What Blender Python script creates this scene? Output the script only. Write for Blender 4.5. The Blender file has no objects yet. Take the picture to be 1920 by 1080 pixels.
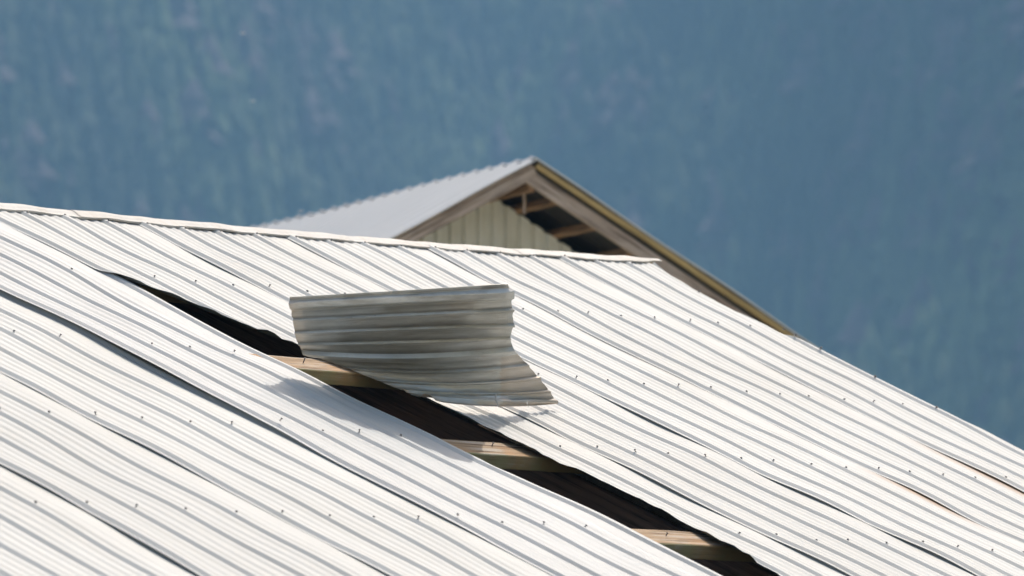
import bpy, math, random
import numpy as np
from mathutils import Vector, Matrix

random.seed(7)
rng = np.random.default_rng(7)
C = bpy.context.scene.collection
SC = bpy.context.scene
R = math.radians

# ------------------------------------------------------------------ camera
PITCH = 4.845
cam_d = bpy.data.cameras.new("camera")
cam = bpy.data.objects.new("camera", cam_d)
C.objects.link(cam)
cam.location = (0, 0, 0)
cam.rotation_euler = (R(90 + PITCH), 0, 0)
cam_d.sensor_width = 36.0
cam_d.lens = 10060.58 / 1920 * 36
cam_d.clip_start = 0.5
cam_d.clip_end = 20000
cam_d.dof.use_dof = True
cam_d.dof.focus_distance = 21.3
cam_d.dof.aperture_fstop = 4.1
SC.camera = cam

# ------------------------------------------------------------------ sky + sun
SUN_AZ, SUN_EL = 20.0, 55.0          # azimuth clockwise from +Y (the view direction)
world = bpy.data.worlds.new("World")
SC.world = world
world.use_nodes = True
nt = world.node_tree
bg = nt.nodes.get("Background") or nt.nodes.new("ShaderNodeBackground")
sky = nt.nodes.new("ShaderNodeTexSky")
sky.sky_type = 'NISHITA'
sky.sun_disc = False
sky.sun_elevation = R(SUN_EL)
sky.sun_rotation = R(SUN_AZ)
sky.dust_density = 5.0
sky.air_density = 0.8
sky.ozone_density = 0.4
warm = nt.nodes.new("ShaderNodeMix"); warm.data_type = 'RGBA'; warm.blend_type = 'MULTIPLY'   # camera white balance set for the sunlit roof
warm.inputs[0].default_value = 1.0; warm.inputs[7].default_value = (1.0, 0.94, 0.85, 1)
nt.links.new(sky.outputs[0], warm.inputs[6]); nt.links.new(warm.outputs[2], bg.inputs[0])
bg.inputs[1].default_value = 0.15
sl = bpy.data.lights.new("sun", 'SUN')
sl.energy = 2.8
sl.angle = R(1.0)
sl.color = (1.0, 0.95, 0.88)
sun = bpy.data.objects.new("sun", sl)
C.objects.link(sun)
sv = Vector((math.sin(R(SUN_AZ)) * math.cos(R(SUN_EL)), math.cos(R(SUN_AZ)) * math.cos(R(SUN_EL)), math.sin(R(SUN_EL))))
sun.rotation_euler = sv.to_track_quat('Z', 'Y').to_euler()
sun.location = (5, 10, 30)
SC.view_settings.view_transform = 'Standard'
SC.view_settings.look = 'None'
SC.view_settings.exposure = 0.4
SC.view_settings.gamma = 1.0
SC.cycles.volume_bounces = 1
SC.cycles.max_bounces = 8

# ------------------------------------------------------------------ helpers
WORG = {}

def tag(o, label=None, cat=None, group=None, kind=None):
    if label: o['label'] = label
    if cat: o['category'] = cat
    if group: o['group'] = group
    if kind: o['kind'] = kind
    return o

def empty(name, loc, label, cat, group=None):
    o = bpy.data.objects.new(name, None)
    C.objects.link(o)
    o.location = loc
    WORG[o.name] = Vector(loc)
    return tag(o, label, cat, group)

def put(o, wloc, parent):
    w = Vector(wloc)
    WORG[o.name] = w
    if parent:
        o.parent = parent
        o.location = w - WORG[parent.name]
    else:
        o.location = w
    return o

def mesh(name, V, F, mats, parent=None, uv=None, smooth=False, label=None, midx=None, org=None):
    V = np.asarray(V, float)
    o_ = np.array(org if org is not None else V.mean(0))
    me = bpy.data.meshes.new(name)
    me.from_pydata((V - o_).tolist(), [], [list(map(int, f)) for f in F])
    if not isinstance(mats, (list, tuple)): mats = [mats]
    for m in mats: me.materials.append(m)
    if uv is not None:
        l = me.uv_layers.new(name="UVMap")
        li = np.zeros(len(me.loops), dtype=np.int32)
        me.loops.foreach_get("vertex_index", li)
        l.data.foreach_set("uv", np.asarray(uv, np.float32)[li].ravel())
    if smooth: me.polygons.foreach_set("use_smooth", [True] * len(me.polygons))
    if midx is not None: me.polygons.foreach_set("material_index", midx)
    me.update()
    o = bpy.data.objects.new(name, me)
    C.objects.link(o)
    put(o, o_, parent)
    if label: o['label'] = label
    return o

def grid_faces(nr, nc):
    r, c = np.meshgrid(np.arange(nr - 1), np.arange(nc - 1), indexing='ij')
    a = (r * nc + c).ravel()
    return np.stack([a, a + 1, a + nc + 1, a + nc], 1)

def solid(o, t, off=-1.0, moff=0):
    m = o.modifiers.new("thickness", 'SOLIDIFY')
    m.thickness = t
    m.offset = off
    m.material_offset = moff
    return o

def beam(name, p0, p1, up, w, h, mat, parent, bev=0.004, label=None, nseg=14, wob=0.0015):
    """timber from p0 to p1; up = direction of its height h, w = width; top centre line runs p0-p1"""
    p0, p1, up = Vector(p0), Vector(p1), Vector(up).normalized()
    x = (p1 - p0); L = x.length; x.normalize()
    y = up.cross(x).normalized(); z = x.cross(y).normalized()
    ring = [(-w/2+bev, 0), (w/2-bev, 0), (w/2, -bev), (w/2, -h+bev), (w/2-bev, -h), (-w/2+bev, -h), (-w/2, -h+bev), (-w/2, -bev)]
    V = []; r = random.Random(hash((round(L, 3), round(w, 3))) & 0xffff)
    for k in range(nseg + 1):
        dy, dz = r.uniform(-wob, wob), r.uniform(-wob, wob)
        for (a, b) in ring: V.append((L * k / nseg, a + dy, b + dz))
    F = []
    for k in range(nseg):
        for j in range(8):
            a = k*8+j; b = k*8+(j+1) % 8
            F.append((a, b, b+8, a+8))
    F.append(tuple(range(7, -1, -1))); F.append(tuple(range(nseg*8, nseg*8+8)))
    me = bpy.data.meshes.new(name)
    me.from_pydata(V, [], F)
    me.materials.append(mat)
    me.update()
    o = bpy.data.objects.new(name, me)
    C.objects.link(o)
    o.rotation_euler = Matrix((x, y, z)).transposed().to_euler()
    put(o, p0, parent)
    if label: o['label'] = label
    return o

# ------------------------------------------------------------------ materials
def newmat(name):
    m = bpy.data.materials.new(name); m.use_nodes = True
    n = m.node_tree.nodes; return m, m.node_tree, n["Principled BSDF"]

def N(nt, typ, **kw):
    n = nt.nodes.new(typ)
    for k, v in kw.items(): setattr(n, k, v)
    return n

def noise(nt, vec, scale, detail=4, rough=0.55, stretch=(1, 1, 1)):
    mp = N(nt, "ShaderNodeMapping"); mp.inputs['Scale'].default_value = stretch
    nt.links.new(vec, mp.inputs[0])
    t = N(nt, "ShaderNodeTexNoise"); t.inputs['Scale'].default_value = scale
    t.inputs['Detail'].default_value = detail; t.inputs['Roughness'].default_value = rough
    nt.links.new(mp.outputs[0], t.inputs['Vector'])
    return t.outputs['Fac']

def ramp(nt, fac, stops):
    r = N(nt, "ShaderNodeValToRGB"); e = r.color_ramp.elements
    while len(e) < len(stops): e.new(0.5)
    for k, (p, c) in enumerate(stops):
        e[k].position = p; e[k].color = (*c, 1)
    nt.links.new(fac, r.inputs[0]); return r.outputs[0]

def mix(nt, fac, a, b, mode='MIX'):
    m = N(nt, "ShaderNodeMix", data_type='RGBA', blend_type=mode)
    for s, v in ((0, fac), (6, a), (7, b)):
        if isinstance(v, (int, float)): m.inputs[s].default_value = v
        elif isinstance(v, tuple): m.inputs[s].default_value = (*v, 1)
        else: nt.links.new(v, m.inputs[s])
    return m.outputs[2]

def bump(nt, h, bsdf, s, d=0.002):
    b = N(nt, "ShaderNodeBump"); b.inputs['Strength'].default_value = s; b.inputs['Distance'].default_value = d
    nt.links.new(h, b.inputs['Height']); nt.links.new(b.outputs[0], bsdf.inputs['Normal'])

def sheet_paint(name, base, dirt, rough=0.42, rust_or_tint=False, amount=0.5):
    m, nt, b = newmat(name)
    uvn = N(nt, "ShaderNodeUVMap"); uv = uvn.outputs[0]
    st = noise(nt, uv, 3.0, 6, 0.6, (6, 0.5, 1))
    st2 = noise(nt, uv, 1.1, 5, 0.6, (1, 1, 1))
    f1 = ramp(nt, st, [(0.48, (0, 0, 0)), (0.70, (amount, amount, amount))])
    f2 = ramp(nt, st2, [(0.46, (0, 0, 0)), (0.64, (amount * .6,) * 3)])
    oi = N(nt, "ShaderNodeObjectInfo")
    tone = ramp(nt, oi.outputs['Random'], [(0.0, tuple(.93 * q for q in base)), (1.0, tuple(1.02 * q for q in base))])
    c = mix(nt, f1, tone, dirt); c = mix(nt, f2, c, dirt)
    sp = noise(nt, uv, 60.0, 2, 0.5, (1, 1.6, 1))
    f3 = ramp(nt, sp, [(0.69, (0, 0, 0)), (0.74, (0.4,) * 3)])
    c = mix(nt, f3, c, (0.38, 0.34, 0.28))
    if rust_or_tint:
        at = N(nt, "ShaderNodeAttribute", attribute_name="rust_or_tint")
        c = mix(nt, at.outputs['Fac'], c, (0.42, 0.17, 0.03))
    nt.links.new(c, b.inputs['Base Color'])
    b.inputs['Roughness'].default_value = rough
    b.inputs['Specular IOR Level'].default_value = 0.3
    bump(nt, noise(nt, uv, 5.0, 3, 0.5, (4, 1, 1)), b, 0.12, 0.003)
    return m

M_WHITE = sheet_paint("white_painted_sheet", (0.632, 0.622, 0.582), (0.49, 0.47, 0.42), 0.6, rust_or_tint=True, amount=0.45)
M_WORN = sheet_paint("dull_painted_sheet", (0.575, 0.572, 0.55), (0.43, 0.43, 0.41), 0.52, amount=0.7)
M_CAP = sheet_paint("ridge_cap_paint", (0.66, 0.63, 0.575), (0.50, 0.43, 0.34), 0.6, amount=0.6)
M_GREYROOF = sheet_paint("pale_grey_sheet", (0.70, 0.69, 0.67), (0.6, 0.59, 0.57), 0.55, amount=0.3)
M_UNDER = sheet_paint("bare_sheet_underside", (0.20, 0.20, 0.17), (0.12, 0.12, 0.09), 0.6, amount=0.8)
M_WALL = sheet_paint("pale_green_wall_sheet", (0.88, 0.90, 0.86), (0.66, 0.64, 0.54), 0.5, amount=0.7)

# underside of the torn sheet: bare galvanised back coat, dusty
M_FLAP, nt_, b_ = newmat("dusty_zinc_back")
uv_ = N(nt_, "ShaderNodeUVMap").outputs[0]
c_ = ramp(nt_, noise(nt_, uv_, 2.6, 8, 0.65, (0.55, 5.0, 1)), [(0.36, (0.38, 0.375, 0.33)), (0.50, (0.55, 0.545, 0.50)), (0.64, (0.70, 0.695, 0.65))])
f_ = ramp(nt_, noise(nt_, uv_, 9.0, 6, 0.7, (0.5, 5, 1)), [(0.50, (0, 0, 0)), (0.64, (0.6, 0.6, 0.6))])
c_ = mix(nt_, f_, c_, (0.36, 0.33, 0.28))
f_ = ramp(nt_, noise(nt_, uv_, 40.0, 3, 0.6, (1, 3, 1)), [(0.70, (0, 0, 0)), (0.76, (0.8, 0.8, 0.8))])
c_ = mix(nt_, f_, c_, (0.12, 0.10, 0.08))
c_ = mix(nt_, N(nt_, "ShaderNodeAttribute", attribute_name="rust_or_tint").outputs['Fac'], c_, (0.50, 0.37, 0.25))
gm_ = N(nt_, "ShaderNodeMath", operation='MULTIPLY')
nt_.links.new(N(nt_, "ShaderNodeAttribute", attribute_name="rib_shade").outputs['Fac'], gm_.inputs[0])
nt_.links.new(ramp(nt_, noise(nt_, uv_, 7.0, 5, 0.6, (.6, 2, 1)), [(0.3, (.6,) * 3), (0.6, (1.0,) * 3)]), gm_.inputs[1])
c_ = mix(nt_, gm_.outputs[0], c_, (0.10, 0.095, 0.075))  # rib shading painted into the colour, broken up by noise
nt_.links.new(c_, b_.inputs['Base Color'])
b_.inputs['Roughness'].default_value = 0.30
b_.inputs['Metallic'].default_value = 0.38
bump(nt_, noise(nt_, uv_, 12.0, 4, 0.6, (1, 3, 1)), b_, 0.25, 0.003)

def wood(name, light, mid, dark, moss=None, rough=0.85, scale=1.0):
    m, nt, b = newmat(name)
    co = N(nt, "ShaderNodeTexCoord").outputs['Object']
    g = noise(nt, co, 9 * scale, 8, 0.65, (0.25, 6, 6))
    c = ramp(nt, g, [(0.38, dark), (0.50, mid), (0.60, light)])
    g2 = noise(nt, co, 2.5 * scale, 5, 0.6, (1, 2, 2))
    c = mix(nt, ramp(nt, g2, [(0.48, (0, 0, 0)), (0.62, (0.6,) * 3)]), c, mid)
    cr = noise(nt, co, 14 * scale, 4, 0.7, (0.15, 9, 9))
    c = mix(nt, ramp(nt, cr, [(0.58, (0, 0, 0)), (0.64, (0.8,) * 3)]), c, tuple(0.3 * q for q in dark))
    if moss:
        so = noise(nt, co, 3.1, 4, 0.6, (1, 1, 1))
        c = mix(nt, ramp(nt, so, [(0.50, (0, 0, 0)), (0.62, (0.75,) * 3)]), c, (0.50, 0.25, 0.09))
        g3 = noise(nt, co, 5 * scale, 6, 0.7, (1, 1, 1))
        geo = N(nt, "ShaderNodeNewGeometry")
        sx = N(nt, "ShaderNodeSeparateXYZ"); nt.links.new(geo.outputs['Normal'], sx.inputs[0])
        lt = N(nt, "ShaderNodeMath", operation='LESS_THAN'); lt.inputs[1].default_value = 0.6
        nt.links.new(sx.outputs['Z'], lt.inputs[0])
        mm = N(nt, "ShaderNodeMath", operation='MULTIPLY'); nt.links.new(lt.outputs[0], mm.inputs[0])
        nt.links.new(ramp(nt, g3, [(0.35, (0.25,) * 3), (0.62, (0.95,) * 3)]), mm.inputs[1])
        c = mix(nt, mm.outputs[0], c, moss)
    nt.links.new(c, b.inputs['Base Color'])
    b.inputs['Roughness'].default_value = rough
    bump(nt, g, b, 0.6, 0.004)
    return m

M_PURLIN = wood("weathered_purlin_wood", (0.56, 0.49, 0.40), (0.44, 0.29, 0.16), (0.13, 0.075, 0.035), moss=(0.38, 0.34, 0.16))
M_GREYWOOD = wood("grey_fascia_wood", (0.64, 0.52, 0.44), (0.48, 0.37, 0.29), (0.18, 0.125, 0.09))
M_BROWNWOOD = wood("brown_lookout_wood", (0.46, 0.29, 0.17), (0.36, 0.21, 0.11), (0.18, 0.10, 0.05))
M_YELLOW = wood("yellow_batten_wood", (0.72, 0.55, 0.27), (0.60, 0.43, 0.19), (0.36, 0.25, 0.11))
M_DARKWOOD = wood("dark_rafter_wood", (0.36, 0.21, 0.14), (0.26, 0.15, 0.10), (0.13, 0.08, 0.05))

def plain(name, col, rough=0.6, metal=0.0, nz=None):
    m, nt, b = newmat(name)
    co = N(nt, "ShaderNodeTexCoord").outputs['Object']
    k = noise(nt, co, nz or 20, 4)
    c = ramp(nt, k, [(0.3, tuple(0.75 * q for q in col)), (0.7, tuple(min(1, 1.2 * q) for q in col))])
    nt.links.new(c, b.inputs['Base Color'])
    b.inputs['Roughness'].default_value = rough; b.inputs['Metallic'].default_value = metal
    return m
M_SCREW = plain("tarnished_screw_steel", (0.16, 0.15, 0.145), 0.5, 0.3, 200)
M_WASHER = plain("grey_washer", (0.35, 0.34, 0.33), 0.5, 0.3, 200)
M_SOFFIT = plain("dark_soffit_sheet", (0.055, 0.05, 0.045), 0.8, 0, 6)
M_FLUFF = plain("pale_insect_wing", (0.75, 0.76, 0.75), 0.7, 0, 100)
M_INSECT = plain("dark_insect_body", (0.10, 0.08, 0.06), 0.7, 0, 100)

# ------------------------------------------------------------------ roof frame of the damaged barn
YAW, TH = R(49.2914), R(22.8924)
a_ = np.array([math.cos(YAW), math.sin(YAW), 0.0])
hd = np.array([math.sin(YAW), -math.cos(YAW), 0.0])
d_ = hd * math.cos(TH) + np.array([0, 0, -math.sin(TH)])
n_ = np.array([0.29487864, -0.25371252, 0.92123642])
O_ = np.array([-2.020714, 22.02406308, 2.19160034])
PIT = 0.2286
VR = [0, 0.77582, 1.72448, 2.67229, 3.63413, 4.59, 5.55]
VEND = 5.7
CU = np.array([0.00782, -0.00484, -0.00643, -0.02792, -0.03721, -0.01358, 0.0153, 0.03774, 0.04107, 0.01604])
CH = np.array([-0.01123, -0.00127, 0.01784, 0.00668, -0.00347, 0.01325, -0.00305, -0.02104, -0.0015, -0.00643])

def warp(i, v):      # the old frame has sagged and spread: a slow bow of the whole slope
    s = np.clip(i, -15, 18.5) / 10.0
    t = (np.clip(v, 0, 4.1) - 1.8) / 2
    m = np.stack([s**0, s, t, s*s, s*t, t*t, s**3, s*s*t, s*t*t, t**3], -1)
    return m @ CU, m @ CH

def wpt(i, v, h=0.0):
    i = np.asarray(i, float); v = np.asarray(v, float); i, v = np.broadcast_arrays(i, v)
    h = np.asarray(h, float) + 0 * i
    cu, ch = warp(i, v)
    u = i * PIT + cu; h = h + ch
    return O_ + u[..., None] * a_ + v[..., None] * d_ + h[..., None] * n_

def wave(i, v):      # sheets belly between purlins, each a little differently
    row = np.interp(v, VR, np.arange(len(VR)))
    fr = row - np.floor(row)
    s = np.sin(np.pi * fr) ** 2
    amp = 0.0030 + 0.0022 * np.sin(i * 1.13 + 0.7 * np.floor(row)) + 0.0016 * np.sin(i * 0.47 + 2.1 * np.floor(row) + 1)
    skew = 0.0022 * np.sin(2 * np.pi * fr) * np.sin(0.9 * i + 1.7 * np.floor(row))
    return -amp * s + skew + 0.0010 * np.sin(v * 9.1 + i * 2.3)

def lateral(i, v):   # slight waviness of rib lines, in rib pitches
    return 0.022 * np.sin(v * 2.1 + i * 0.8) + 0.012 * np.sin(v * 5.3 + i * 1.9 + 1.0) + 0.01 * np.sin(v * 11.0 + i * 0.6)

RH = 0.0103
def prof_cols(i0, i1, plain_last):
    """columns (i, h) of the pressed profile between rib indices i0..i1, with laps past both end ribs"""
    cols = []
    w = PIT
    def rib(k): return [(k - .026/w, 0), (k - .012/w, RH), (k - .009/w, RH + .0006), (k + .009/w, RH + .0006), (k + .012/w, RH), (k + .026/w, 0)]
    def minor(c, h): return [(c - .019/w, 0), (c - .005/w, h), (c + .005/w, h), (c + .015/w, 0)]
    for k in range(i0, i1 + 1):
        if k == i0: cols += [(k - .036/w, -0.003)]
        cols += rib(k)
        if k < i1:
            last = plain_last and (k == i1 - 1)
            cols += minor(k + .25, .0046) + minor(k + .5, .0044 if not last else .0022) + (minor(k + .75, .0046) if not last else [(k + .75, 0)])
    cols.append((i1 + .034/w, 0))
    return cols

def bumps(v, lst):
    out = np.zeros_like(v)
    for (c, wd, am) in lst:
        x = np.clip(np.abs(v - c) / wd, 0, 1)
        out = np.maximum(out, am * (0.5 + 0.5 * np.cos(np.pi * x)))
    return out

def hole(v, lst): return bumps(v, lst)

LIFT = {  # openings of the lap at a sheet's lower-left edge: (row position, half length, height)
 -21: [(3.1, .5, .006)],
 -17: [(4.0, .5, .008), (3.0, .4, .004)],
 -13: [(3.5, .5, .008), (4.05, .55, .012), (5.1, .4, .01)],
 -9: [(2.4, .28, .005), (3.06, .42, .010), (4.2, .30, .004)],
 -5: [(1.25, .55, .020), (1.75, .6, .030), (2.25, .6, .036), (2.65, .5, .024), (3.35, .4, .016), (3.65, .5, .012)],
 -1: [(.45, .35, .006)],
 3: [(.5, .3, .005), (2.4, .26, .006), (3.15, .45, .010), (3.95, .35, .010), (4.9, .4, .01)],
 7: [(.2, .35, .005), (2.25, .42, .008), (3.15, .35, .009), (3.75, .4, .011), (4.9, .4, .01)],
 11: [(.2, .3, .003), (1.2, .35, .003), (3.0, .36, .007), (4.2, .3, .01)],
 15: [(1.4, .3, .003), (2.75, .5, .007)],
 19: [],
}
TAB = {-5: ([0, .8, 1.2, 1.6, 2.0, 2.36, 2.68, 3.0, 3.3, 3.6, 3.95, 4.6, 6], [.0, .010, .020, .026, .029, .023, .015, .007, .007, .006, .002, 0, 0])}
CURL = ([0, .7, .9, 1.15, 1.45, 1.62, 1.85, 2.2, 4.2, 6], [0, 0, .012, .030, .027, .014, .006, .006, .006, .006])
DROOP = ([0, .7, 1.1, 1.4, 1.7, 2.0, 2.3, 2.7, 3.0, 6], [0, 0, .006, .012, .018, .010, .009, .004, 0, 0])
def cr(xs, ys, q):     # smooth (Catmull-Rom) interpolation of a table
    xs = np.array(xs, float); ys = np.array(ys, float)
    m = np.gradient(ys, xs, axis=0)
    k = np.clip(np.searchsorted(xs, q, side='right') - 1, 0, len(xs) - 2)
    h = xs[k+1] - xs[k]; t = (q - xs[k]) / h
    if ys.ndim > 1: t = t[:, None]; h = h[:, None]
    return (2*t**3-3*t**2+1)*ys[k] + (t**3-2*t**2+t)*h*m[k] + (-2*t**3+3*t**2)*ys[k+1] + (t**3-t**2)*h*m[k+1]

EDGE_V = [0, .55, .75, .95, 1.10, 1.25, 1.42, 1.52, 1.62, 1.84, 2.16, 2.40, 2.75, 2.99, 3.28, 3.60, 3.91, 4.11, 5.0, 5.8]
EDGE_I = [-1.16, -1.16, -1.16, -.95, -.78, -.55, -.25, 0.0, .30, .75, 1.0, .97, 1.0, 1.27, 1.30, 1.10, .93, .75, .3, .2]

def sheet(i0, i1, mats, parent, label=None, cutleft=None, cutright=None, rust_or_tint=False, low_lift=None, vmax=VEND):
    cols = prof_cols(i0, i1, True)
    dense = []
    for q, (c, h) in enumerate(cols):      # extra columns so that bends stay round
        dense.append((c, h))
        if q + 1 < len(cols) and cols[q+1][0] - c > .12:
            dense.append(((c + cols[q+1][0]) / 2, (h + cols[q+1][1]) / 2))
    ci = np.array([c for c, _ in dense]); chh = np.array([h for _, h in dense])
    vs = np.arange(0.0, vmax + 1e-6, 0.03)
    vs[0] = 0.0
    I, Vv = np.meshgrid(ci, vs); H = np.tile(chh, (len(vs), 1))
    if cutleft is not None:
        L = np.interp(vs, EDGE_V, EDGE_I)
        L = L + np.where((vs > 1.4), 0.035 * np.sin(vs * 23) * np.sin(vs * 7.1) + 0.03 * np.sin(vs * 51 + 1) * (np.sin(vs * 5) > 0) + rng.normal(0, .008, len(vs)), 0)
        Ic = np.maximum(I, L[:, None])
        H = np.array([np.interp(Ic[r], ci, chh) for r in range(len(vs))])
        I = Ic
        left = L[:, None]
    else:
        left = np.full((len(vs), 1), i0 - .12)
    if cutright is not None:
        Rr = np.interp(vs, cutright[0], cutright[1]) + rng.normal(0, .004, len(vs))
        Ic = np.minimum(I, Rr[:, None])
        H = np.array([np.interp(Ic[r], ci, chh) for r in range(len(vs))])
        I = Ic
    # ends are not cut dead straight
    Vv = Vv + np.where(Vv > VEND - .05, 0.01 * np.sin(I * 3), 0)
    h = H + wave(I, Vv)
    # lap order: left edge rides over the neighbour's underlap
    frac = np.clip((I - i0) / (i1 - i0), 0, 1)
    h = h + 0.0045 * (1 - np.clip((I - i0) * 1.4, 0, 1)) + 0.0008
    lift = (cr(*TAB[i0], vs) if i0 in TAB else bumps(vs, LIFT.get(i0, [])))[:, None]
    h = h + lift * np.exp(-np.clip(I - left, 0, 9) * 1.5) * (np.clip(I - left, 0, 9) < 3)
    if cutleft is not None:   # curl of the torn edge
        curl = cr(*CURL, vs)[:, None]
        h = h + curl * np.exp(-np.clip(I - left, 0, 9) * 4.0)
    if low_lift:
        rl = bumps(vs, low_lift)[:, None]
        h = h + rl * np.exp(-np.clip(i1 + .1 - I, 0, 9) * 1.6)
    if i0 == -5:
        h = h - cr(*DROOP, vs)[:, None] * np.exp(-np.clip(i1 + .1 - I, 0, 9) * 1.1)
        h = h - .012 * np.exp(-((I + 2.1) / .55) ** 2) * bumps(vs, [(1.35, .65, 1.0)])[:, None]
    h = h + 0.0012 * np.sin(I * 5.1 + Vv * 3.3) * np.sin(Vv * 4.7 + i0)
    P = wpt(I + lateral(I * 0 + np.round(I), Vv), Vv, h)
    nr, nc = I.shape
    F = grid_faces(nr, nc)
    Pf = P.reshape(-1, 3)
    # drop collapsed quads
    e = np.linalg.norm(Pf[F[:, 0]] - Pf[F[:, 1]], axis=1) + np.linalg.norm(Pf[F[:, 2]] - Pf[F[:, 3]], axis=1)
    F = F[e > 1e-5][:, ::-1]
    uv = np.stack([I.ravel() * PIT, Vv.ravel()], 1) + i0 * 3.7
    o = mesh("roof_sheet", Pf, F, mats, parent, uv=uv, label=label)
    at = o.data.attributes.new("rust_or_tint", 'FLOAT', 'POINT')
    rv = np.zeros(len(Pf))
    if rust_or_tint:
        c0, wd = rust_or_tint
        rv = np.clip((I - (i1 - .45)) * 2.4, 0, 1) * np.clip(1.3 - np.abs(Vv - c0) / wd, 0, 1)
        rv = np.clip(rv, 0, 1).ravel()
    at.data.foreach_set("value", rv.astype(np.float32))
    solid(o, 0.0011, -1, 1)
    return o

base = wpt(0, 2.8, 0); base[2] = -2.2
BARN = empty("damaged_barn", tuple(base), "long barn with a white ribbed metal roof torn open by wind in the foreground", "barn")

SHEETS = {}
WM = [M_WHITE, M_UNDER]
lab = {-1: "roof sheet with its lower left edge torn away along the gap",
       -5: "loose dull roof sheet just below the wide dark gap",
       -9: "roof sheet under the narrower lower gap"}
for i0 in (-25, -21, -17, -13, -9, -5, -1, 3, 7, 11):
    kw = {}
    if i0 == -1: kw['cutleft'] = True
    if i0 == -5:
        kw['cutright'] = ([0, .6, .8, 2.9, 3.0, 3.2, 6], [-.86, -.86, -.93, -.93, -1.0, -.93, -.93])
        kw['low_lift'] = [(3.5, .35, .006)]
    if i0 == 7: kw['rust_or_tint'] = (3.02, .30)
    if i0 == 11: kw['rust_or_tint'] = (2.75, .45)
    if i0 == -9: kw['low_lift'] = [(1.6, .7, .006)]
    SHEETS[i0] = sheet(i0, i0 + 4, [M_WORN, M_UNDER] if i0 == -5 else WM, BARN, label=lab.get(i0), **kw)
SHEETS[15] = sheet(15, 19, WM, BARN, cutright=([0, .3, .6, .8, .95, 1.2, 1.7, 2.1, 2.6, 6], [17.95, 17.72, 17.68, 17.78, 18.0, 18.05, 18.08, 18.3, 18.25, 18.2]))

# ridge cap: lapped lengths of bent flashing
bseg = [-26, -16, -6.5, 1.4, 8.6, 13.7, 16.1, 18.15]
for k in range(len(bseg) - 1):
    i0, i1 = bseg[k], bseg[k+1] + .12
    ii = np.arange(i0, i1 + .02, .125)
    if ii[-1] < i1 - .01: ii = np.append(ii, i1)
    g = np.clip((18 - ii) / 18, 0, 1.3)
    wob = 0.0016 * np.sin(ii * 6.28 + .5) + 0.0022 * np.sin(ii * 2.3 + k) + 0.0012 * np.sin(ii * 4.1)
    lip = RH + .0035 + wob * .8
    end = np.clip((18.2 - ii) / .9, 0, 1)
    rows = []
    slope2 = -hd * math.cos(TH) - np.array([0, 0, math.sin(TH)])   # down the rear slope
    for (v, h) in ((.020, -.006), (.022, 0), (.004, .0005), (-.014, .001), (-.032, .0015), (-.044, .001)):
        vv = v - 0.004 * np.sin(ii * 3.1) * (v > 0) - (v + .03) * (1 - end) * (v > 0)
        hh = np.maximum(lip, .012) + h * (1.0 + .5 * g) + .004 * g * (v < 0) + .0015 * (k % 2)
        rows.append(wpt(ii, vv, hh))
    crown = rows[-1]
    for (s, dz) in ((.02, -.001), (.06, -.004), (.12, -.006), (.13, -.014)):
        rows.append(crown + slope2 * s + np.array([0, 0, dz]))
    Pm = np.stack(rows, 0); nr, nc = Pm.shape[:2]
    uv = np.stack([np.tile(ii * PIT, nr), np.repeat(np.arange(nr) * .03, nc)], 1) + k * 2.1
    o = mesh("ridge_cap", Pm.reshape(-1, 3), grid_faces(nr, nc), [M_CAP, M_CAP], BARN, uv=uv,
             label="last length of ridge cap with a bent pointed end" if k == len(bseg) - 2 else None)
    solid(o, 0.0012, 0)

# rear slope, plain ribbed sheet
d2 = -hd * math.cos(TH) - np.array([0, 0, math.sin(TH)])
n2 = np.cross(a_, d2); n2 = n2 if n2[2] > 0 else -n2
cols = prof_cols(-25, 18, False)
ci = np.array([c for c, _ in cols]); chh = np.array([h for _, h in cols])
vs = np.linspace(0.03, VEND, 12)
top = wpt(ci, 0 * ci, 0 * ci)
P = np.stack([top + d2 * v + n2 * (chh[:, None] - .004) for v in vs], 0)
o = mesh("rear_roof_slope", P.reshape(-1, 3), grid_faces(len(vs), len(ci)), WM, BARN,
         uv=np.stack([np.tile(ci * PIT, len(vs)), np.repeat(vs, len(ci))], 1))
at = o.data.attributes.new("rust_or_tint", 'FLOAT', 'POINT')
solid(o, .0011, 0, 0)

# purlins under each screw row, rafters below
PW, PH = .150, .058
PURL = []
for k, v in enumerate(VR):
    vc = v + .03 + (.02 if k in (2, 3, 4) else 0)
    p0 = wpt(-24.5, vc, -.012); p1 = wpt(17.7, vc, -.012)
    # built in three lengths, following the bow of the slope, as one timber
    ii = np.linspace(-24.5, 17.7, 60)
    cl = wpt(ii, vc + 0 * ii, -.0125 + 0 * ii)
    w_, h_, bv = PW / 2, PH, .004
    ring = [(-w_+bv, 0), (w_-bv, 0), (w_, -bv), (w_, -h_+bv), (w_-bv, -h_), (-w_+bv, -h_), (-w_, -h_+bv), (-w_, -bv)]
    V = []
    for j in range(len(ii)):
        jit = rng.normal(0, .0010, 2)
        for (x, z) in ring: V.append(cl[j] + d_ * (x + jit[0]) + n_ * (z + jit[1] * .6))
    V = np.array(V); nseg = len(ii) - 1
    F = []
    for s in range(nseg):
        for j in range(8):
            q, r2 = s*8+j, s*8+(j+1) % 8
            F.append((q, r2, r2+8, q+8))
    F.append(tuple(range(7, -1, -1))); F.append(tuple(range(nseg*8, nseg*8+8)))
    # local frame along the ridge so that the grain runs lengthways
    org = V.mean(0)
    Rm = np.stack([a_, -d_, n_], 1)
    me = bpy.data.meshes.new("purlin")
    me.from_pydata(((V - org) @ Rm).tolist(), [], F)
    me.materials.append(M_PURLIN); me.update()
    o = bpy.data.objects.new("purlin", me); C.objects.link(o)
    o.rotation_euler = Matrix(Rm.tolist()).to_euler()
    put(o, org, BARN)
    PURL.append(o)

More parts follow.
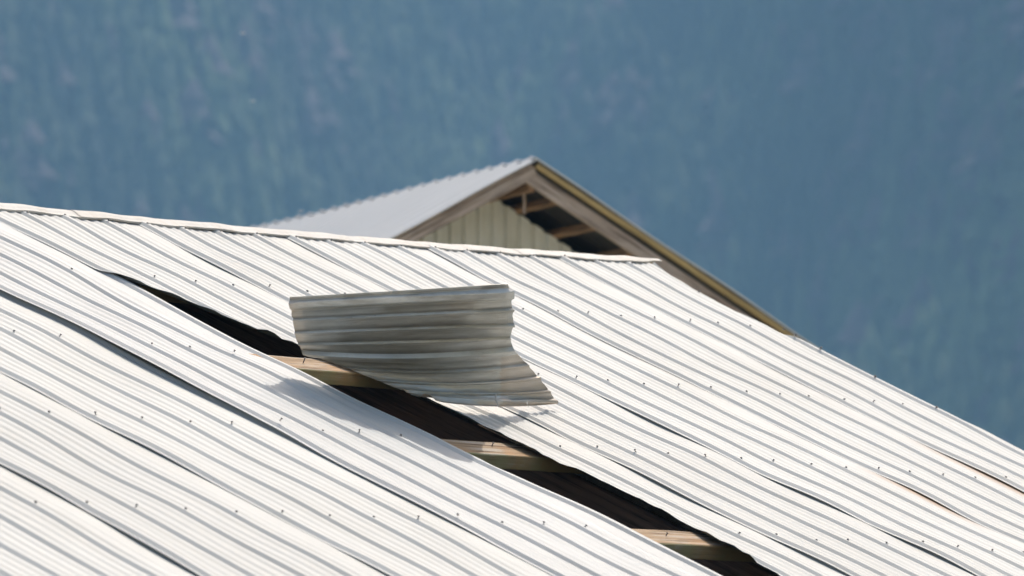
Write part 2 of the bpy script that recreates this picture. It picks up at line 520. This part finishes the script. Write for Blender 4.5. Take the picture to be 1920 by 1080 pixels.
for i in (-22, -16, -10, -4, 2.4, 8.5, 14.5, 17.6):
    for sgn in (0, 1):
        p0 = wpt(i, .05, -.08 - .01); 
        if sgn: p0 = wpt(i, 0, -.09); p1 = p0 + d2 * 5.6; nn = n2
        else: p1 = wpt(i, 5.6, -.09); nn = n_
        beam("rafter", p0, p1, nn, .045, .19, M_DARKWOOD, BARN)

# walls of the damaged barn
def wall(name, p0, p1, ztop, mat, parent, zbot=-2.2, per=.2286, dep=.018, ztop_fn=None):
    p0, p1 = np.array(p0, float), np.array(p1, float); p0[2] = p1[2] = 0
    L = np.linalg.norm(p1 - p0); x = (p1 - p0) / L; nrm = np.cross(x, [0, 0, 1])
    s = []
    n = int(L / per)
    for k in range(n + 1):
        b = k * per
        for (q, h) in ((0, 0), (.10, 0), (.20, 1), (.42, 1), (.52, 0)):
            if b + q * per <= L: s.append((b + q * per, h * dep))
    s.append((L, 0))
    V, uv = [], []
    for (q, h) in s:
        pt = p0 + x * q + nrm * h
        zt = ztop_fn(q / L) if ztop_fn else ztop
        zs = [zbot, zbot + (zt - zbot) * .5, zt]
        for z in zs: V.append((pt[0], pt[1], z)); uv.append((q, z))
    F = grid_faces(len(s), 3)
    o = mesh(name, V, F, mat, parent, uv=uv)
    solid(o, .002, 0)
    return o
ea = wpt(-24.8, 5.55, 0); eb = wpt(17.8, 5.55, 0)
t0 = wpt(-24.8, 0, 0); t1 = wpt(17.8, 0, 0)
ra = t0 + d2 * 5.55; rb = t1 + d2 * 5.55
wall("front_wall", ea, eb, ea[2] - .09, M_WALL, BARN)
wall("rear_wall", rb, ra, ra[2] - .09, M_WALL, BARN)
for (q0, q1, tt) in ((ea, ra, t0), (eb, rb, t1)):
    wall("end_wall", q0, q1, 0, M_WALL, BARN, ztop_fn=lambda s, tt=tt, e=q0: (tt[2] - .10) - abs(s - .5) * 2 * (tt[2] - e[2]))

# ------------------------------------------------------------------ screws
def screw_mesh(seed, tall):
    r = random.Random(seed)
    V, F, mi = [], [], []
    def cyl(r0, r1, z0, z1, n, m, dx=0, dy=0):
        b = len(V)
        for k in range(n):
            t = 2 * math.pi * k / n
            V.append((r0 * math.cos(t), r0 * math.sin(t), z0))
        for k in range(n):
            t = 2 * math.pi * k / n
            V.append((r1 * math.cos(t) + dx, r1 * math.sin(t) + dy, z1))
        for k in range(n):
            F.append((b+k, b+(k+1) % n, b+n+(k+1) % n, b+n+k)); mi.append(m)
        F.append(tuple(range(b+2*n-1, b+n-1, -1))[::-1]); mi.append(m)
    dx, dy = r.uniform(-.003, .003), r.uniform(-.003, .003)
    cyl(.0065, .0058, 0, .0015, 12, 1)
    cyl(.0022, .0022, .0012, .003 + tall, 8, 0, dx, dy)
    b = len(V)
    z0 = .003 + tall
    for (rr, z) in ((.0052, z0 - .001), (.0052, z0 + .0025), (.003, z0 + .0038)):
        for k in range(6):
            t = math.pi / 3 * k
            V.append((rr * math.cos(t) + dx, rr * math.sin(t) + dy, z))
    for q in range(2):
        for k in range(6):
            F.append((b+q*6+k, b+q*6+(k+1) % 6, b+(q+1)*6+(k+1) % 6, b+(q+1)*6+k)); mi.append(0)
    F.append(tuple(b+12+k for k in range(6))); mi.append(0)
    F.append(tuple(b+5-k for k in range(6))); mi.append(0)
    me = bpy.data.meshes.new("screw")
    me.from_pydata(V, [], F)
    me.materials.append(M_SCREW); me.materials.append(M_WASHER)
    me.polygons.foreach_set("material_index", mi)
    me.update()
    return me
SM = [screw_mesh(s, t) for s, t in ((1, 0), (2, .001), (3, .0035), (4, .007), (5, .0095))]
Rframe = Matrix(np.stack([a_, -d_, n_], 1).tolist())
def in_view(p):
    y = p[1] * math.cos(R(PITCH)) + p[2] * math.sin(R(PITCH)); z = -p[1] * math.sin(R(PITCH)) + p[2] * math.cos(R(PITCH))
    return abs(p[0] / y * 10060) < 990 and abs(z / y * 10060) < 560
def edge_i(v): return float(np.interp(v, EDGE_V, EDGE_I))
nscrew = 0
tot = 0
for r_, v0 in enumerate(VR[:6]):
    for i in range(-24, 19):
        if r_ == 0 and i > 17: continue
        rs = random.Random(i * 31 + r_ * 7)
        v = v0 + (.012 if r_ == 0 else .0) + .02 + rs.uniform(-.012, .012) + .03 * (r_ > 0)
        key = max(k for k in SHEETS if k <= i)
        if key == -1 and i < edge_i(v) + .1: continue
        if i == -5 and r_ in (1, ): continue
        if rs.random() < .07: continue
        p = wpt(i + float(lateral(np.float64(i), np.float64(v))), v, RH + .0012 + float(wave(np.float64(i), np.float64(v))) + (.0045 if i in SHEETS else .0008) + float(bumps(np.array([v]), LIFT.get(i, []))[0]))
        if not in_view(p): continue
        tot += 1
        me = SM[rs.choices(range(5), weights=(4, 4, 3, 2, 1.5))[0]] if r_ else SM[rs.choices(range(5), weights=(5, 4, 2, 1, 0))[0]]
        s = bpy.data.objects.new("screw", me); C.objects.link(s)
        s.scale = (.85, .85, .8)
        s.rotation_euler = (Rframe @ Matrix.Rotation(rs.uniform(-.3, .3), 3, 'X') @ Matrix.Rotation(rs.uniform(-.35, .35), 3, 'Y') @ Matrix.Rotation(rs.uniform(0, 6), 3, 'Z')).to_euler()
        put(s, p, SHEETS[key])
# verge screws along the right-hand edge
for v in (.37, .92, 1.08, 1.42, 1.79):
    p = wpt(17.6 if v < .9 else 17.95, v, .002 + RH * (.2 if v < .9 else 1))
    s = bpy.data.objects.new("screw", SM[3 if v < 1.2 else 1]); C.objects.link(s)
    s.rotation_euler = (Rframe @ Matrix.Rotation(.3, 3, 'X')).to_euler()
    put(s, p, SHEETS[15]); tot += 1
# fasteners left standing on the bare purlins, and nails in the ridge cap
def nail(p, parent, L=.03, tilt=.1, rad=.0022):
    V, F = [], []
    n = 8
    prof = [(rad, 0), (rad, L - .002), (rad * 2.2, L - .002), (rad * 2.2, L)]
    for (rr, z) in prof:
        for k in range(n):
            t = 2 * math.pi * k / n; V.append((rr * math.cos(t), rr * math.sin(t), z))
    for q in range(3):
        for k in range(n): F.append((q*n+k, q*n+(k+1) % n, (q+1)*n+(k+1) % n, (q+1)*n+k))
    F.append(tuple(3*n+k for k in range(n)))
    me = bpy.data.meshes.new("nail"); me.from_pydata(V, [], F); me.materials.append(M_SCREW); me.update()
    o = bpy.data.objects.new("nail", me); C.objects.link(o)
    o.rotation_euler = (Rframe @ Matrix.Rotation(tilt, 3, 'Y')).to_euler()
    pw = WORG[parent.name]
    if parent.rotation_euler.to_matrix() != Matrix.Identity(3):
        o.parent = parent
        Rp = parent.rotation_euler.to_matrix()
        o.location = Rp.transposed() @ (Vector(p) - pw)
        o.rotation_euler = Matrix.Rotation(tilt, 3, 'Y').to_euler()
    else: put(o, p, parent)
    return o
nail(wpt(.42, VR[3] + .025, -.0125), PURL[3], .016)
nail(wpt(.15, VR[4] + .04, -.0125), PURL[4], .014, .25)
nail(wpt(-.2, VR[2] + .045, -.0125), PURL[2], .022, .1)

# ------------------------------------------------------------------ the torn, curled-up sheet
FPX = 10060.58
fw = np.array([0, math.cos(R(PITCH)), math.sin(R(PITCH))]); up = np.array([0, -math.sin(R(PITCH)), math.cos(R(PITCH))])
def at(x, y, dep):     # survey point: photo bearing and distance from the camera -> metres
    x = np.asarray(x, float); y = np.asarray(y, float); dep = np.asarray(dep, float)
    return dep[..., None] * (fw + ((x - 960) / FPX)[..., None] * np.array([1., 0, 0]) - ((y - 540) / FPX)[..., None] * up)
# rows across the sheet in rib pitches: left end, middle, right end and the distance of each
W = [-.12, 0, .25, .5, .75, 1, 1.25, 1.5, 1.75, 2, 2.14]
Lp = [(543, 557), (546, 573), (549, 600), (553, 624), (561, 645), (575, 662), (648, 690), (709, 714), (756, 733), (802, 747), (830, 754)]
Mp = [(750, 545), (752, 562), (756, 591), (757, 617), (759, 642), (770, 672), (820, 697), (858, 719), (890, 739), (922, 755), (937, 762)]
Rp = [(953, 532), (958, 552), (962, 581), (961, 610), (955, 634), (965, 657), (989, 684), (1010, 708), (1029, 733), (1042, 751), (1045, 757)]
DL = [20.45, 20.46, 20.50, 20.55, 20.60, 20.66, 20.72, 20.76, 20.78, 20.78, 20.78]
DM = [20.48, 20.49, 20.54, 20.60, 20.67, 20.75, 20.85, 20.92, 20.97, 20.99, 21.00]
DR = [20.52, 20.55, 20.62, 20.70, 20.79, 20.90, 21.05, 21.17, 21.26, 21.33, 21.35]
wc = []
for k in (0, 1, 2):
    wc += [(k - .085, 0), (k - .072, .01), (k - .048, 1), (k - .04, 1.04), (k + .010, 1.04), (k + .026, .98), (k + .080, .01), (k + .10, 0)]
    if k < 2:
        for q in (.25, .5, .75):
            wc += [(k + q - .030, 0), (k + q - .014, .50), (k + q + .008, .50), (k + q + .044, 0)]
        for q in (.17, .20, .345, .375, .45, .595, .625, .70, .84): wc.append((k + q, 0))
wc += [(-.12, 0), (2.14, 0), (1.17, 0)]
wc = sorted(set(wc))
wv = np.array([w for w, _ in wc]); hh = np.array([h for _, h in wc]) * .0150
ns = 90
s = np.linspace(0, 1, ns)
Lq, Mq, Rq = cr(W, Lp, wv), cr(W, Mp, wv), cr(W, Rp, wv)
dl, dm, dr = cr(W, DL, wv), cr(W, DM, wv), cr(W, DR, wv)
b0, b1, b2 = (1-s)*(1-2*s), 4*s*(1-s), s*(2*s-1)
X = Lq[:, None, 0]*b0 + Mq[:, None, 0]*b1 + Rq[:, None, 0]*b2
Y = Lq[:, None, 1]*b0 + Mq[:, None, 1]*b1 + Rq[:, None, 1]*b2
D = dl[:, None]*b0 + dm[:, None]*b1 + dr[:, None]*b2
# creases: the strip right of a fold turns away, a narrow strip at the left too
D = D + 7 * np.log1p(np.exp((X - 943) / 7)) * .0019 + 6 * np.log1p(np.exp((568 - X) / 6)) * .0013
D = D - np.exp(-((X - 952) / 9.0) ** 2) * .006
# ragged ends
en = np.convolve(rng.normal(0, 1.3, len(wv) + 2), [.3, .4, .3], 'valid'); en2 = np.convolve(rng.normal(0, 1.6, len(wv) + 2), [.3, .4, .3], 'valid')
X = X + (np.exp(-s * 40)[None] * en[:, None] * 1.1) + (np.exp(-(1 - s) * 40)[None] * en2[:, None] * 1.4)
# small dents
D = D + .004 * np.sin(X * .031 + wv[:, None] * 2.2) * np.sin(wv[:, None] * 4.1 + X * .011) + .0015 * np.sin(X * .11 + wv[:, None] * 7)
Pb = at(X, Y, D)
Pu = np.gradient(Pb, axis=1)
# pressed ribs stand off the sheet; reckon the smooth normal from a de-ribbed surface
Pw = np.gradient(Pb, wv, axis=0)
nn = np.cross(Pu, Pw); nn /= np.linalg.norm(nn, axis=-1, keepdims=True)
tocam = -Pb / np.linalg.norm(Pb, axis=-1, keepdims=True)
nn *= np.sign((nn * tocam).sum(-1, keepdims=True))
P = Pb + nn * hh[:, None, None]
nr, nc = P.shape[:2]
F = grid_faces(nr, nc)
q0 = P.reshape(-1, 3)
fn = np.cross(q0[F[:, 1]] - q0[F[:, 0]], q0[F[:, 3]] - q0[F[:, 0]])
if ((fn * -q0[F[:, 0]]).sum(1)).mean() < 0: F = F[:, ::-1]
uv = np.stack([np.tile(s * 1.1, nr), np.repeat(wv * PIT, nc)], 1)
FLAP = mesh("torn_roof_sheet", q0, F, [M_FLAP, M_WHITE], None, uv=uv)
tag(FLAP, "torn strip of ribbed metal curled up over the dark gap, its grey underside showing", "metal sheet")
at_ = FLAP.data.attributes.new("rust_or_tint", 'FLOAT', 'POINT')
rv = np.exp(-s * 22)[None] * .55 * (1 + 0 * wv[:, None]) + np.clip((wv[:, None] - 2.02) * 6, 0, .6) + np.where((X > 938) & (wv[:, None] > 1.05), .45, 0)  # tan tint at the left end, lower lip and right of the fold
at_.data.foreach_set("value", np.clip(rv, 0, 1).ravel().astype(np.float32))
gr = np.zeros(len(wv))  # painted shade: dark lines along the edges of each rib
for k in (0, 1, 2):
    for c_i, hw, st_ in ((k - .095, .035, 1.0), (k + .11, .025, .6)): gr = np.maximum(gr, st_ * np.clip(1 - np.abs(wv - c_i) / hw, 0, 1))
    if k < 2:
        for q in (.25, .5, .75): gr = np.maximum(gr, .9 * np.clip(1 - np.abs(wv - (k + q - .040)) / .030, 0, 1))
ga = FLAP.data.attributes.new("rib_shade", 'FLOAT', 'POINT')
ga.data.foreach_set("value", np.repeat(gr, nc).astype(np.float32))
solid(FLAP, 0.0012, -1, 1)

def curl_tab(pts, w):
    V = []
    for k, (x, y, dd) in enumerate(pts):
        ww = w * (1 - .75 * abs(k / (len(pts) - 1) - .35))
        V += [at(np.array(x - ww), np.array(y * 1.0), np.array(dd)), at(np.array(x + ww), np.array(y + .4), np.array(dd - .006))]
    F = [(2*k, 2*k+1, 2*k+3, 2*k+2) for k in range(len(pts) - 1)]
    o = mesh("torn_tab", V, F, [M_WHITE], FLAP); solid(o, .0008, 0)
curl_tab([(930.5, 737, 21.02), (929, 743, 20.98), (929.5, 750, 20.955), (932, 757, 20.955), (936, 764, 20.97)], 1.3)
curl_tab([(988, 752, 21.16), (988.5, 757, 21.13), (991, 762, 21.13)], 1.2)
curl_tab([(771, 739, 20.80), (776, 741, 20.77), (782, 743, 20.77)], 2.0)

# ------------------------------------------------------------------ the gabled barn behind
AX = at(np.array(1005.), np.array(299.), np.array(34.0))
BD = np.array([-math.cos(R(66.7)), math.sin(R(66.7)), 0]); G = np.array([BD[1], -BD[0], 0.0])
TL, TR = R(28.2), R(30.0)
lr = -G * math.cos(TL) - np.array([0, 0, math.sin(TL)]); rr = G * math.cos(TR) - np.array([0, 0, math.sin(TR)])
nl = np.cross(BD, lr); nl = nl if nl[2] > 0 else -nl
nrr = np.cross(BD, rr); nrr = nrr if nrr[2] > 0 else -nrr
BL = 9.0
base2 = AX + BD * 4; base2[2] = -2.2
GB = empty("gabled_barn", tuple(base2), "smaller gabled barn with a pale grey roof and open eaves behind the torn roof", "barn")
def slope_sheet(dirv, nrm, length, lab, bmat, n0=0.008):
    cols = []
    k = 0; w = PIT; y = 0.0
    while y < BL:
        cols += [(y, .0), (y + .05, .0), (y + .075, .016), (y + .115, .016), (y + .14, 0)]
        y += w
    ci = np.array([c for c, _ in cols]); hh = np.array([h for _, h in cols]) + .006 * np.sin(ci * 1.3)
    vs = np.linspace(-.012, length, 30)
    P = np.stack([AX + BD * ci[:, None] + dirv * v + nrm * (hh[:, None] + .004 * math.sin(v * 5)) for v in vs], 0)
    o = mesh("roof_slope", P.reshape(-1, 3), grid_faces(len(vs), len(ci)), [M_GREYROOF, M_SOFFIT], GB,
             uv=np.stack([np.tile(ci, len(vs)), np.repeat(vs, len(ci))], 1), label=lab)
    me = o.data; me.update()
    nz = np.mean([p.normal[2] for p in me.polygons])
    if nz < 0: me.flip_normals()
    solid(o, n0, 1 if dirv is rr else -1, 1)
    return o
slope_sheet(lr, nl, 4.2, "left roof slope in full view", None)
slope_sheet(rr, nrr, 4.2, "right roof slope seen edge on", None, .013)
TV = BD
def board(name, p, q, perp, w, h, mat, lab=None): return beam(name, p, q, perp, w, h, mat, GB, label=lab)
# rake boards; the battens sit between board and sheet
e = .02
board("batten", AX + BD * .03 + nrr * -.004 + rr * .03, AX + BD * .03 + nrr * -.004 + rr * 4.1, nrr, .035, .032, M_YELLOW)
board("batten", AX + BD * .05 + nl * -.004 + lr * .03, AX + BD * .05 + nl * -.004 + lr * 4.1, nl, .035, .022, M_GREYWOOD)
board("rake_board", AX + BD * .055 - nrr * .062 + rr * -.02, AX + BD * .055 - nrr * .062 + rr * 4.1, nrr, .032, .088, M_GREYWOOD)
board("rake_board", AX + BD * .0535 - nl * .030 + lr * .02, AX + BD * .0535 - nl * .030 + lr * 4.1, nl, .032, .072, M_GREYWOOD)
OV = .78
for k in range(10):
    sdist = .30 + k * .305
    for (dv, nv, off) in ((rr, nrr, .062), (lr, nl, .03)):
        p = AX + dv * sdist - nv * (off + .012)
        board("lookout", p + BD * .072, p + BD * (OV + .3), nv, .04, .055, M_BROWNWOOD)
# ridge board of the far barn, running back from the gable
p = AX - np.array([0, 0, .10])
board("ridge_board", p + BD * .072, p + BD * 8.5, (0, 0, 1), .04, .10, M_BROWNWOOD)
# short hanging strut below the apex
p = AX + BD * .20 - np.array([0, 0, .20]) 
beam("strut", p, p + np.array([.004, 0, -.13]), BD, 0.018, .018, M_GREYWOOD, GB, bev=.002, nseg=4)
# gable wall of ribbed sheet
def gable_wall(bo, name="gable_wall"):
    q0 = AX + BD * bo
    xs = []
    per = .098
    for k in range(-26, 27):
        for (q, h) in ((0, 0), (.20, 0), (.26, 1), (.86, 1), (.92, 0)):
            xs.append((k * per + q * per, h * .030))
    V, uv = [], []
    for (x, h) in xs:
        drop = (math.tan(TR) * x if x > 0 else -math.tan(TL) * x)
        zt = q0[2] - drop - .15
        pt = q0 + G * x - BD * h
        for z in (-2.2, -0.5, zt): V.append((pt[0], pt[1], z)); uv.append((x, z))
    o = mesh(name, V, grid_faces(len(xs), 3), M_WALL, GB, uv=uv); solid(o, .002, 0)
gable_wall(OV); gable_wall(BL - .3, "rear_gable_wall")
for sg in (-1, 1):
    x = 2.55 * sg
    q0 = AX + BD * OV + G * x; q1 = AX + BD * (BL - .3) + G * x
    zt = AX[2] - 2.55 * math.tan(TL if sg < 0 else TR) - .15
    wall("side_wall", q0, q1, zt, M_WALL, GB)

# ------------------------------------------------------------------ midges drifting past, out of focus
def midge(x, y, dep, lab, sc=1.0):
    c = at(np.array(float(x)), np.array(float(y)), np.array(float(dep)))
    e = empty("midge", tuple(c), lab, "insect", "midges in the air before the mountain")
    V, F = [], []
    n, m = 8, 6
    for r in range(m + 1):
        t = math.pi * r / m
        rad = .0022 * sc * math.sin(t) * (1.15 if r < 3 else .85) + .0002
        for k in range(n):
            a = 2 * math.pi * k / n
            V.append(c + np.array([rad * math.cos(a), rad * math.sin(a), .007 * sc * math.cos(t)]))
    F = [(r*n+k, r*n+(k+1) % n, (r+1)*n+(k+1) % n, (r+1)*n+k) for r in range(m) for k in range(n)]
    mesh("body", V, F, M_INSECT, e, smooth=True)
    for sg in (-1, 1):
        W_ = [c + np.array([sg * .001, -.001, .003]) * sc, c + np.array([sg * .009, -.002, .011]) * sc, c + np.array([sg * .014, -.002, .006]) * sc,
              c + np.array([sg * .013, -.002, -.001]) * sc, c + np.array([sg * .007, -.001, -.004]) * sc]
        o = mesh("wing", W_, [(0, 1, 2, 3, 4)], M_FLUFF, e); solid(o, .0004, 0)
    return e
midge(455, 63, 40, "pale midge nearest the top edge of the photo, against the blue mountain", 1.2)
midge(474, 190, 42, "pale midge in mid air left of centre, below the topmost one", 1.2)
midge(564, 397, 38, "pale midge hovering low, just above the far barn's grey roof", 1.2)

# ------------------------------------------------------------------ ground and mountain
def ground_mat():
    m, nt, b = newmat("meadow_ground")
    co = N(nt, "ShaderNodeTexCoord").outputs['Object']
    c = ramp(nt, noise(nt, co, .3, 8, .6), [(0.3, (.22, .20, .12)), (0.6, (.34, .30, .19)), (0.8, (.42, .37, .25))])  # pale tone chosen so the unseen ground bounces light onto shaded walls
    nt.links.new(c, b.inputs['Base Color']); b.inputs['Roughness'].default_value = .95
    return m
M_GROUND = ground_mat()
gx = np.linspace(-2300, 2300, 40); gy = np.linspace(-600, 1700, 40)
GX, GY = np.meshgrid(gx, gy)
o = mesh("ground", np.stack([GX.ravel(), GY.ravel(), np.full(GX.size, -2.2)], 1), grid_faces(40, 40), M_GROUND)
tag(o, kind="structure", label="unseen pale yard and field around the barns")

def base_y(x): return np.where(x > 0, -1050 * np.tanh(np.maximum(x, 0) / 330.0), -560 * np.tanh(-np.minimum(x, 0) / 330.0)) - 25 * np.exp(-(x / 40) ** 2) + 25

def hill_z(x, y):
    y = y - 1500 - base_y(x) + 1500
    t = np.clip((y - 1500) / 1300, 0, 1)
    z = 950 * (t ** 1.05) * (1 - .18 * t)
    z = z + np.clip((y - 1500) / 150, 0, 1) * (16 * np.sin(x / 70 + 1.3 + y / 210) + 9 * np.sin(x / 31 - y / 95) + 7 * np.sin(x / 18.5 + y / 60 + 2) + 22 * np.sin(x / 190 + .6))
    return z - 3.5
hx = np.linspace(-2300, 2300, 280); hy = np.linspace(440, 2850, 270)
HX, HY = np.meshgrid(hx, hy)
M_HILL = plain("forest_floor", (.045, .05, .025), .95, 0, .05)
o = mesh("hillside", np.stack([HX.ravel(), HY.ravel(), hill_z(HX, HY).ravel()], 1), grid_faces(270, 280), M_HILL, smooth=True)
tag(o, kind="structure", label="steep mountainside behind the barns")

def forest():
    n = 27000
    x = rng.uniform(-460, 460, n); y = rng.uniform(1500, 2220, n) + base_y(x)
    z = hill_z(x, y)
    ph2 = np.sin(x / 13.0 + 2 * np.sin(y / 41)) * np.sin(y / 29 + x / 57)
    patch = .5 * ph2 + np.sin(x / 47 + 1) * np.sin(y / 39 + .4) + .6 * np.sin(x / 21 + y / 33) + .5 * np.sin(x / 90 - y / 50 + 2)
    hgt = rng.uniform(12, 27, n) * (1 + .12 * patch)
    bare = (rng.random(n) < np.clip(.06 + .16 * (patch < -1.0) + .2 * (x > 150) + .15 * (x < -160) + .75 * np.exp(-((x - 140) / 26) ** 2 - ((z - 190) / 50) ** 2), 0, .8))
    rad = hgt * rng.uniform(.17, .27, n) * np.where(bare, 1.5, 1)
    K = 7; T = 4
    th = np.linspace(0, 2*np.pi, K, endpoint=False)
    Vs, Fs = [], []
    nv = T * (K + 1)
    V = np.zeros((n, nv, 3))
    for t in range(T):
        zb = .10 + .20 * t; zt = zb + .36
        r0 = (1 - .21 * t)
        jr = rng.uniform(.55, 1.25, (n, K)); ph = rng.uniform(0, 6.28, (n, 1))
        rr_ = np.where(bare[:, None], (.55 + .4 * math.sin(.6 + t * .9)), r0) * rad[:, None] * jr
        b = t * (K + 1)
        V[:, b:b+K, 0] = x[:, None] + rr_ * np.cos(th + ph)
        V[:, b:b+K, 1] = y[:, None] + rr_ * np.sin(th + ph)
        V[:, b:b+K, 2] = (z + hgt * zb)[:, None] + rng.uniform(-.05, .05, (n, K)) * hgt[:, None]
        V[:, b+K, 0] = x + rng.normal(0, .3, n); V[:, b+K, 1] = y + rng.normal(0, .3, n)
        V[:, b+K, 2] = z + hgt * min(zt, 1.0)
    tri = []
    for t in range(T):
        b = t * (K + 1)
        for k in range(K): tri.append((b+k, b+(k+1) % K, b+K))
    tri = np.array(tri)
    F = (np.arange(n)[:, None, None] * nv + tri[None]).reshape(-1, 3)
    me = bpy.data.meshes.new("forest")
    me.vertices.add(n * nv); me.vertices.foreach_set("co", V.reshape(-1).astype(np.float32))
    nf = len(F)
    me.loops.add(nf * 3); me.loops.foreach_set("vertex_index", F.reshape(-1).astype(np.int32))
    me.polygons.add(nf); me.polygons.foreach_set("loop_start", (np.arange(nf) * 3).astype(np.int32))
    me.update(calc_edges=True)
    dark = np.array([.006, .018, .012]); lite = np.array([.12, .165, .055]); br = np.array([.095, .055, .068])
    big = np.sin(x / 62 + 1.1) * np.cos(y / 75 + x / 140) + .7 * np.sin(x / 27 + 2 + .8 * np.sin(y / 50)) * np.sin(y / 34 + 1)
    u = np.clip(.30 + rng.normal(0, .10, n) + .22 * patch + .26 * big, 0, 1)[:, None]
    col = dark * (1 - u) + lite * u
    col = np.where(bare[:, None], br * (rng.uniform(.45, .75, (n, 1)) + .45 * np.exp(-((x - 140) / 26) ** 2 - ((z - 190) / 50) ** 2)[:, None]), col)
    colv = np.repeat(col, nv, axis=0)
    a = me.attributes.new("tint", 'FLOAT_COLOR', 'POINT')
    a.data.foreach_set("color", np.c_[colv, np.ones(len(colv))].ravel().astype(np.float32))
    m, nt, b = newmat("forest_foliage")
    at = N(nt, "ShaderNodeAttribute", attribute_name="tint")
    nt.links.new(at.outputs['Color'], b.inputs['Base Color'])
    b.inputs['Roughness'].default_value = .9
    me.materials.append(m)
    o = bpy.data.objects.new("forest", me); C.objects.link(o)
    tag(o, "hazy blue conifer forest covering the mountainside behind the barns", "forest", kind="stuff")
forest()

# ------------------------------------------------------------------ haze
hv = bpy.data.meshes.new("haze")
x0, x1, y0, y1, z0, z1 = -2400, 2400, -700, 2900, -8, 960
hv.from_pydata([(x0, y0, z0), (x1, y0, z0), (x1, y1, z0), (x0, y1, z0), (x0, y0, z1), (x1, y0, z1), (x1, y1, z1), (x0, y1, z1)], [],
               [(0, 3, 2, 1), (4, 5, 6, 7), (0, 1, 5, 4), (1, 2, 6, 5), (2, 3, 7, 6), (3, 0, 4, 7)])
hm = bpy.data.materials.new("haze_air"); hm.use_nodes = True
hn = hm.node_tree; hn.nodes.remove(hn.nodes["Principled BSDF"])
pv = hn.nodes.new("ShaderNodeVolumePrincipled")
pv.inputs['Color'].default_value = (0.32, 0.63, 1.0, 1)
pv.inputs['Density'].default_value = 0.00033
pv.inputs['Anisotropy'].default_value = 0.0
hn.links.new(pv.outputs[0], hn.nodes["Material Output"].inputs['Volume'])
hv.materials.append(hm)
ho = bpy.data.objects.new("haze", hv); C.objects.link(ho)
tag(ho, "thin blue haze between the barns and the mountain", kind="stuff")
